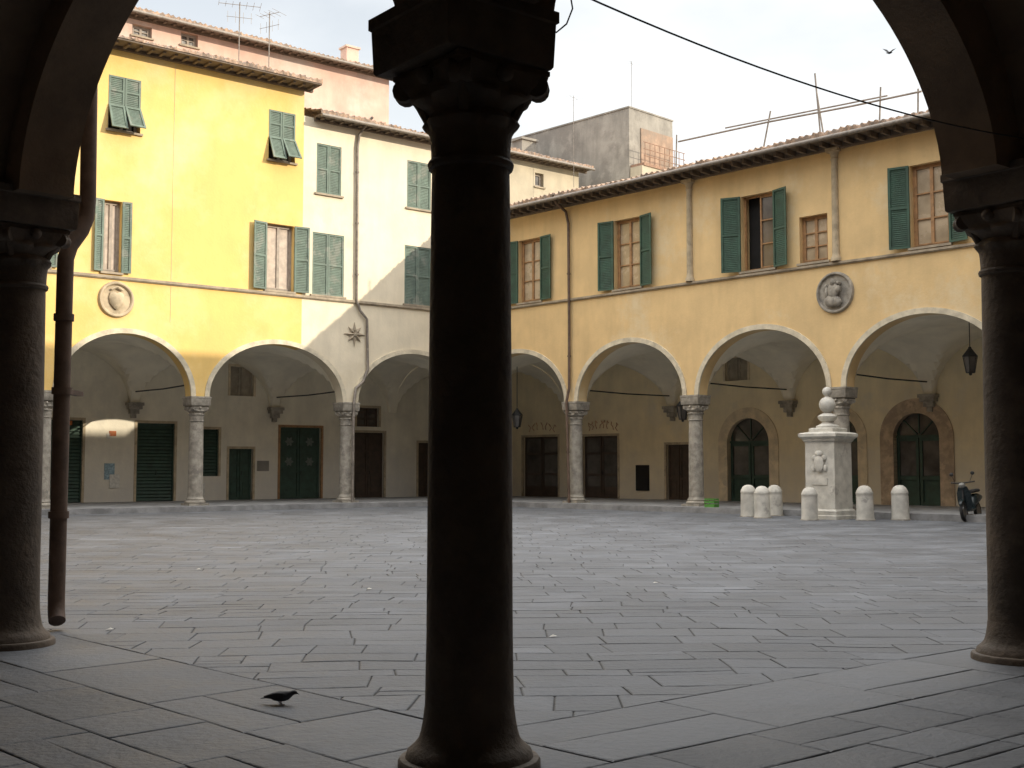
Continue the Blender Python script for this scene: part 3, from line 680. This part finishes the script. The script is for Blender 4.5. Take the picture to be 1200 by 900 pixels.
def slabs(mb,O,U,W,u0,u1,w0,w1,rh,ln,hp,tone=(.2,.8),jit=.015,gap=.004,wp=True):
    w=w0
    while w<w1-.05:
        h=min(random.uniform(*rh),w1-w); 
        if w1-(w+h)<.2: h=w1-w
        u=u0-random.random()*ln[1]
        rt=random.uniform(-.05,.05)
        while u<u1:
            l=random.uniform(*ln)
            if random.random()<.14:
                f=random.uniform(.35,.65); parts=[(u,u+l,w,w+h*f),(u,u+l,w+h*f,w+h)]
            else: parts=[(u,u+l,w,w+h)]
            for (a,b,c,d) in parts:
                poly=[O+U*a+W*c,O+U*(a+b)/2+W*c,O+U*b+W*c,O+U*b+W*d,O+U*(a+b)/2+W*d,O+U*a+W*d]
                poly=[V((p.x,p.y,0)) for p in poly]
                if wp: poly=[warp(p) for p in poly]
                poly=clip(poly,hp)
                if len(poly)<3: continue
                cc=sum(poly,V((0,0,0)))/len(poly)
                clean=[]
                for p in poly:
                    if not clean or (p-clean[-1]).length>.01: clean.append(p)
                if (clean[0]-clean[-1]).length<.01: clean.pop()
                if len(clean)<3: continue
                tx,ty,tz=random.uniform(-.003,.003),random.uniform(-.006,.006),random.uniform(-.002,.002)
                def zz(p,e): return gz(p.x,p.y)+tz+tx*(p.x-cc.x)+ty*(p.y-cc.y)-e
                def ins(p,g):
                    v=cc-p; return p+v*min(.45,g*1.4/max(.05,v.length))
                g=gap*random.uniform(.3,1.7)
                rs=[]
                for (gg,e) in ((g,.018),(g+.001,.006),(g+.008,.0015),(g+.03,0)):
                    rs.append([V((q.x,q.y,zz(q,e))) for q in [ins(p,gg) for p in clean]])
                mb.tone=random.uniform(*tone)+rt
                if random.random()<.03: mb.tone+=.25
                n=len(clean); vs=[p for r in rs for p in r]
                mb.add(vs,[(i*n+k_,i*n+(k_+1)%n,(i+1)*n+(k_+1)%n,(i+1)*n+k_) for i in range(3) for k_ in range(n)]+[tuple(3*n+k_ for k_ in range(n))])
            u+=l
        w+=h
def hpn(n,P,d): return (n,n.dot(P)+d)
K0=V((K.x,K.y,0))
plaza=[hpn(nNL,K0,.62),hpn(nNR,K0,.62),hpn(nL,FL[0],.92),hpn(nR,FR[0],.92)]
mb=MB()
ra=R(2); U1=V((math.cos(ra),math.sin(ra),0)); W1=V((-U1.y,U1.x,0))
slabs(mb,K0,U1,W1,-32,32,-6,50,(.28,.54),(.4,1.1),plaza,(.33,.67))
struct(mb.build('square_paving',M['pave'],recalc=False))
mb=MB(); far=[hpn(nL,FL[0],.92),hpn(nR,FR[0],.92)]
slabs(mb,K0,-dR,nNL,0,35,-.42,.62,(.9,1.04),(1.0,1.9),far+[hpn(nNR,K0,-.42)],(.25,.5),wp=False)
slabs(mb,K0,dL,nNR,.62,30,-.42,.62,(.9,1.04),(1.0,1.9),far+[hpn(nNL,K0,.62)],(.45,.7),wp=False)
struct(mb.build('kerb_stones',M['kerb'],recalc=False))
mb=MB()
slabs(mb,K0,dL,nNR,-8,31,-6.1,-.42,(.36,.6),(.5,1.2),[],(.05,.32),wp=False)
slabs(mb,K0,-dR,nNL,-.42,36,-6.1,-.42,(.36,.6),(.5,1.2),[hpn(nNR,K0,-.42)],(.05,.32),wp=False)
struct(mb.build('loggia_floor',M['pave'],recalc=False))
mb=MB(); mb.box(FL,-24,tbl,-.1,.30,-D-.2,.9); mb.box(FR,sbr,36,-.1,.303,-D-.2,.903)
mb.box(FL,-24,12.1,-.1,.26,.9,.93); mb.box(FR,0,36,-.1,.262,.9,.935)
struct(mb.build('pavement',M['plat'],recalc=True))
for i,(px,py,lab) in enumerate(((648,743,'tiny white paper scrap on the paving right of the central column'),(432,690,'tiny white paper scrap on the paving left of the central column'),(232,668,'tiny white paper scrap on the far left of the paving'),(768,683,'tiny white paper scrap far out on the right half of the paving'),(128,735,'tiny white paper scrap on the paving near the left drainpipe'))):
    d=ray(px,py); k=(1.6-.03)/-d.z; p=CAM+d*k; p.z=gz(p.x,p.y)+.008
    q=MB(); s=.7; q.add([p+V((-.05,-.03,0))*s,p+V((.04,-.04,.01))*s,p+V((.06,.03,.002))*s,p+V((0,.05,.02))*s,p+V((-.04,.03,0))*s],[(0,1,2,3,4)]); tag(q.build('paper_scrap',M['paper'],recalc=False),lab,'litter')
# ================= MONUMENT
P=atY(970,35.5); P.z=.12
mo=thing('stone_monument','pale stone pedestal with crest, urn and ball finial among the bollards','monument',(0,0,0))
def sqp(mb,prof):
    mb.rings([[V((sx*s,sy*s,z)) for sx,sy in ((-1,-1),(1,-1),(1,1),(-1,1))] for s,z in prof])
q=MB(); sqp(q,[(.57,-.1),(.57,.10),(.55,.12),(.55,.24),(.51,.28)]); q.build('plinth',M['white'],mo)
q=MB(); sqp(q,[(.50,.27),(.49,.3),(.48,2.2),(.49,2.25)]); q.build('pedestal',M['white'],mo)
q=MB(); FMx=(V((0,-.485,0)),V((1,0,0)),Z,V((0,-1,0)))
relief(q,FMx,0,1.62,[(0,0,.17,.24,.08),(-.16,.18,.08,.08,.05),(.16,.18,.08,.08,.05),(0,.3,.13,.09,.07),(-.2,-.12,.06,.1,.04),(.2,-.12,.06,.1,.04)]); q.box(FMx,-.25,.25,1.0,1.2,0,.02); q.build('crest',M['white'],mo,smooth=50)
q=MB(); sqp(q,[(.49,2.26),(.53,2.30),(.54,2.34),(.61,2.40),(.63,2.42),(.63,2.50),(.58,2.53),(.40,2.56),(.40,2.66),(.34,2.68)]); q.build('cornice',M['white'],mo)
q=MB(); q.lathe((0,0,0),[(.34,2.68),(.34,2.74),(.2,2.80),(.15,2.86),(.22,2.9),(.28,2.97),(.29,3.03),(.18,3.1),(.1,3.13),(.1,3.16)],24); q.build('urn',M['white'],mo,smooth=40)
q=MB(); q.ball((0,0,3.37),.245,24); q.lathe((0,0,0),[(.08,3.58),(.07,3.64),(.1,3.66)],16); q.ball((0,0,3.76),.145,18); q.build('finial',M['white'],mo,smooth=60)
mo.location=P; mo.rotation_euler=(0,0,math.atan2(nR.y,nR.x)+math.pi/2)
bo=thing('bollard','','bollard',(0,0,0),'stone bollards round the monument')
q=MB(); q.lathe((0,0,0),[(.25,-.08),(.25,.03),(.245,.06),(.24,.3),(.235,.66),(.23,.72),(.24,.74),(.24,.78),(.22,.83),(.17,.92),(.1,.97),(.01,.985)],28); q.build('post',M['white'],bo,smooth=40)
q=MB(); q.lathe((0,0,0),[(.28,-.08),(.28,.02),(.242,.03)],28); q.build('footing',M['stone'],bo,smooth=30)
bl=[(876,37.0,'white domed stone bollard, leftmost of the six near the arcade'),(892,36.0,'white domed stone bollard, second from the left, close beside the leftmost'),(907,37.7,'white domed stone bollard, third from the left and set further back'),
(947,34.7,'white domed stone bollard just left of the stone monument'),(1012,34.6,'white domed stone bollard just right of the stone monument'),(1053,34.7,'white domed stone bollard, rightmost of the six, in front of the arched green door')]
for i,(px,Y_,lab) in enumerate(bl):
    o=bo if i==0 else copy_tree(bo); p=atY(px,Y_); o.location=(p.x,p.y,gz(p.x,p.y)); o.rotation_euler=(R(random.uniform(-1.5,1.5)),R(random.uniform(-1.5,1.5)),random.random()*6); o['label']=lab; s=random.uniform(.95,1.03); o.scale=(s,s,s)
p=pt(FR,uv(FR,834,590,.45)[0],.303,.45)
cr=thing('plastic_crate','small green plastic crate beside an arcade column','crate',p); F=(p,dR,Z,nR)
q=MB(); q.box(F,-.2,.2,0,.03,-.14,.14)
for a,b,c,d in ((-.2,.2,-.14,-.12),(-.2,.2,.12,.14),(-.2,-.18,-.119,.119),(.18,.2,-.119,.119)):
    for z0,z1 in ((.031,.1),(.14,.2),(.24,.29)): q.box(F,a,b,z0,z1,c,d)
for a in (-.19,.17):
    for c in (-.13,.11): q.box(F,a,a+.02,.03,.288,c,c+.02)
q.build('basket',M['lime'],cr)
# ================= SCOOTER
sc_=thing('scooter','dark motor scooter parked beside the right hand foreground column','scooter',(0,0,0))
def wheel(x):
    w=MB(); r=.22; n=24; w.rings([[V((x+(r+.045*math.cos(a))*math.cos(b),.045*math.sin(a),.265+(r+.045*math.cos(a))*math.sin(b))) for a in [2*math.pi*k/8 for k in range(8)]] for b in [2*math.pi*k/n for k in range(n+1)]],False)
    o=w.build('wheel',M['rubber'],sc_,smooth=60); h=MB(); h.lathe((x,-.04,.265),[(.001,0),(.17,.0),(.18,.02),(.18,.06),(.17,.08),(.001,.08)],16,(V((1,0,0)),Z,V((0,1,0)))); h.build('rim',M['chrome'],o,smooth=40)
wheel(-.60); wheel(.62)
q=MB(); q.loft([(-.92,0,.62,.05,.04),(-.85,0,.62,.11,.08),(-.6,0,.60,.15,.13),(-.3,0,.56,.15,.16),(-.1,0,.48,.13,.16),(-.05,0,.36,.12,.08)]); q.loft([(-.1,0,.32,.13,.04),(.1,0,.29,.15,.04),(.35,0,.31,.14,.045)]); q.build('body',M['scoot'],sc_,smooth=60)
q=MB(); q.rings([[V((x+.05*c,y*wd,z)) for (c,y) in ((0,-1),(1,-.5),(1.3,0),(1,.5),(0,1),(-.5,.5),(-.5,-.5))] for x,z,wd in ((.36,.28,.14),(.40,.5,.2),(.45,.75,.19),(.50,.92,.12))]); q.build('front_shield',M['scoot'],sc_,smooth=50)
q=MB(); q.loft([(-.82,0,.79,.07,.03),(-.7,0,.81,.11,.045),(-.35,0,.79,.12,.05),(-.08,0,.76,.09,.04)]); q.build('seat',M['rubber'],sc_,smooth=60)
q=MB(); q.tube([V((.6,0,.3)),V((.5,0,.9)),V((.47,0,1.02))],.03,8); q.tube([V((.40,-.33,1.04)),V((.46,-.12,1.02)),V((.46,.12,1.02)),V((.40,.33,1.04))],.018,8); q.build('handlebar',M['iron'],sc_)
q=MB(); q.ball((.53,0,.95),.085,12,1,1.2,.9); q.build('headlight',M['lampglass'],sc_,smooth=60)
q=MB(); q.loft([(.42,0,.50,.03,.02),(.5,0,.55,.06,.03),(.7,0,.56,.06,.03),(.86,0,.46,.04,.03)]); q.build('mudguard',M['scoot'],sc_,smooth=60)
for s in(-1,1):
    q=MB(); q.tube([V((.45,.2*s,1.03)),V((.42,.28*s,1.22))],.008,5); q.ball((.42,.29*s,1.26),.06,10,.3,1,.8); q.build('mirror',M['iron'],sc_)
p=atY(1136,34.0); sc_.location=(p.x,p.y,.12); sc_.rotation_euler=(R(5),0,R(-128)); sc_.scale=(1,1,1.06)
# ================= PIGEON
pg=MB(); dz=-.018
pg.loft([(x,y,z+dz,a,b) for x,y,z,a,b in [(-.20,0,.065,.026,.004),(-.14,0,.078,.03,.010),(-.10,0,.088,.036,.022),(-.06,0,.094,.050,.042),(-.01,0,.098,.058,.053),(.04,0,.104,.055,.052),(.08,0,.114,.042,.044),(.105,0,.128,.030,.034),(.122,0,.143,.024,.028),(.140,0,.150,.022,.023),(.157,0,.149,.017,.017),(.168,0,.144,.007,.008),(.178,0,.139,.004,.004),(.19,0,.132,.001,.002)]],16)
pg.m=1
for s in(-1,1):
    pg.loft([(x,y*s,z+dz,a,b) for x,y,z,a,b in [(-.17,.012,.085,.006,.006),(-.10,.035,.098,.012,.022),(-.03,.052,.105,.012,.038),(.04,.052,.112,.012,.034),(.075,.04,.118,.006,.012)]],12)
pg.m=2
for s,dx in((-1,.02),(1,-.02)):
    pg.tube([V((dx,.022*s,.05)),V((dx-.008,.022*s,.025)),V((dx+.005,.022*s,.006))],[.010,.006,.004],6)
    for a in(-.5,0,.5,3.14): pg.tube([V((dx+.005,.022*s,.006)),V((dx+.005+.026*math.cos(a),.022*s+.026*math.sin(a),.004))],.003,5)
o=pg.build('pigeon',[M['bird'],M['birdw'],M['birdp']],smooth=70); tag(o,'dark grey pigeon walking on the paving left of the central column','pigeon')
p=atY(333,8.25); o.location=(p.x,p.y,.002); o.rotation_euler=(0,R(2),R(-12)); o.scale=(.70,.70,.66)
fb=MB(); p=pp(1042,62,30)
fb.loft([(-.16,0,0,.02,.008),(-.08,0,0,.03,.025),(0,0,0,.045,.045),(.08,0,.01,.035,.035),(.13,0,.02,.022,.022),(.17,0,.015,.004,.004)],10)
for s in(-1,1): fb.add([V((.06,.03*s,.02)),V((.08,.18*s,.12)),V((.0,.34*s,.16)),V((-.06,.2*s,.11)),V((-.06,.03*s,.01))],[(0,1,2,3,4)])
o=fb.build('flying_bird',M['birdw'],smooth=60); o.location=p; o.scale=(.7,.7,.7); o.rotation_euler=(R(15),R(-10),R(30)); tag(o,'small dark bird flying in the sky at upper right','bird')
# ================= LIGHT
sv=(dL*1+dR*2.0); sv=V((sv.x,sv.y,.85)).normalized()
el=math.asin(sv.z); az=math.atan2(sv.x,sv.y)
sl=bpy.data.lights.new('sun','SUN'); sl.energy=4.2; sl.angle=R(.5); sl.color=(1,.88,.70); so=bpy.data.objects.new('sun',sl); COL.objects.link(so)
so.rotation_euler=(-sv).to_track_quat('-Z','Y').to_euler(); so.location=(20,-10,30)
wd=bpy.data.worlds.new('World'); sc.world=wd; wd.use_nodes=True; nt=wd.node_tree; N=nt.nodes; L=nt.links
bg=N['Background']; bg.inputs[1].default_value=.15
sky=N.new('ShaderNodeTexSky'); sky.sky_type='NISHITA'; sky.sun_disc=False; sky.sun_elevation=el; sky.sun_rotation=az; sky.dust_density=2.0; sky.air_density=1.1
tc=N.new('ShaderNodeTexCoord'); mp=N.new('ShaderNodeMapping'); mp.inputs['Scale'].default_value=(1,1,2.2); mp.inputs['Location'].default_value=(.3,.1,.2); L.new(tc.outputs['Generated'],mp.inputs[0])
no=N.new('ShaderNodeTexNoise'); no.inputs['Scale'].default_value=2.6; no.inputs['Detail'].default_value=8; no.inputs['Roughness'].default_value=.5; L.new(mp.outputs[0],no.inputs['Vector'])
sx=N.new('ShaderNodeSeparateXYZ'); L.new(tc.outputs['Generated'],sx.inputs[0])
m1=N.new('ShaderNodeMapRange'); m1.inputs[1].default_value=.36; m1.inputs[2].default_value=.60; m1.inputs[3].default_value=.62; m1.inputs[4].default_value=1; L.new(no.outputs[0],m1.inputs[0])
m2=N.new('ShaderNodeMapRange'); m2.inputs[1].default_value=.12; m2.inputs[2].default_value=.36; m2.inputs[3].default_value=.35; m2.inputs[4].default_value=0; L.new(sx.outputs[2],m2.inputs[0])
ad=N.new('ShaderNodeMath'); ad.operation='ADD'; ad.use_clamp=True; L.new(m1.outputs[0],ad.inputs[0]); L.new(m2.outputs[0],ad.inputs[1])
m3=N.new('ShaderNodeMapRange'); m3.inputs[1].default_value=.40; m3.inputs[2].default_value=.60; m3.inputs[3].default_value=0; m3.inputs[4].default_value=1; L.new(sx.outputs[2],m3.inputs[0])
cm=N.new('ShaderNodeMix'); cm.data_type='RGBA'; L.new(m3.outputs[0],cm.inputs[0]); cm.inputs[6].default_value=(7.3,7.5,7.6,1); cm.inputs[7].default_value=(21.5,21.3,21,1)  # brighter cloud added overhead, above the view, to raise ambient light
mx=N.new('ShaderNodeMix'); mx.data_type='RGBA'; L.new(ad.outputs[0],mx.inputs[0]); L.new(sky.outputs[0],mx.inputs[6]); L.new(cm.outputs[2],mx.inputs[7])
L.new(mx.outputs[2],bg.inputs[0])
cd=bpy.data.cameras.new('camera'); cd.sensor_width=36; cd.lens=36*FPX/1200; cd.clip_end=3000; co=bpy.data.objects.new('camera',cd); COL.objects.link(co)
co.location=CAM; co.rotation_euler=(math.pi/2+TH,0,0); sc.camera=co
sc.view_settings.view_transform='Standard'; sc.view_settings.look='None'; sc.view_settings.exposure=0
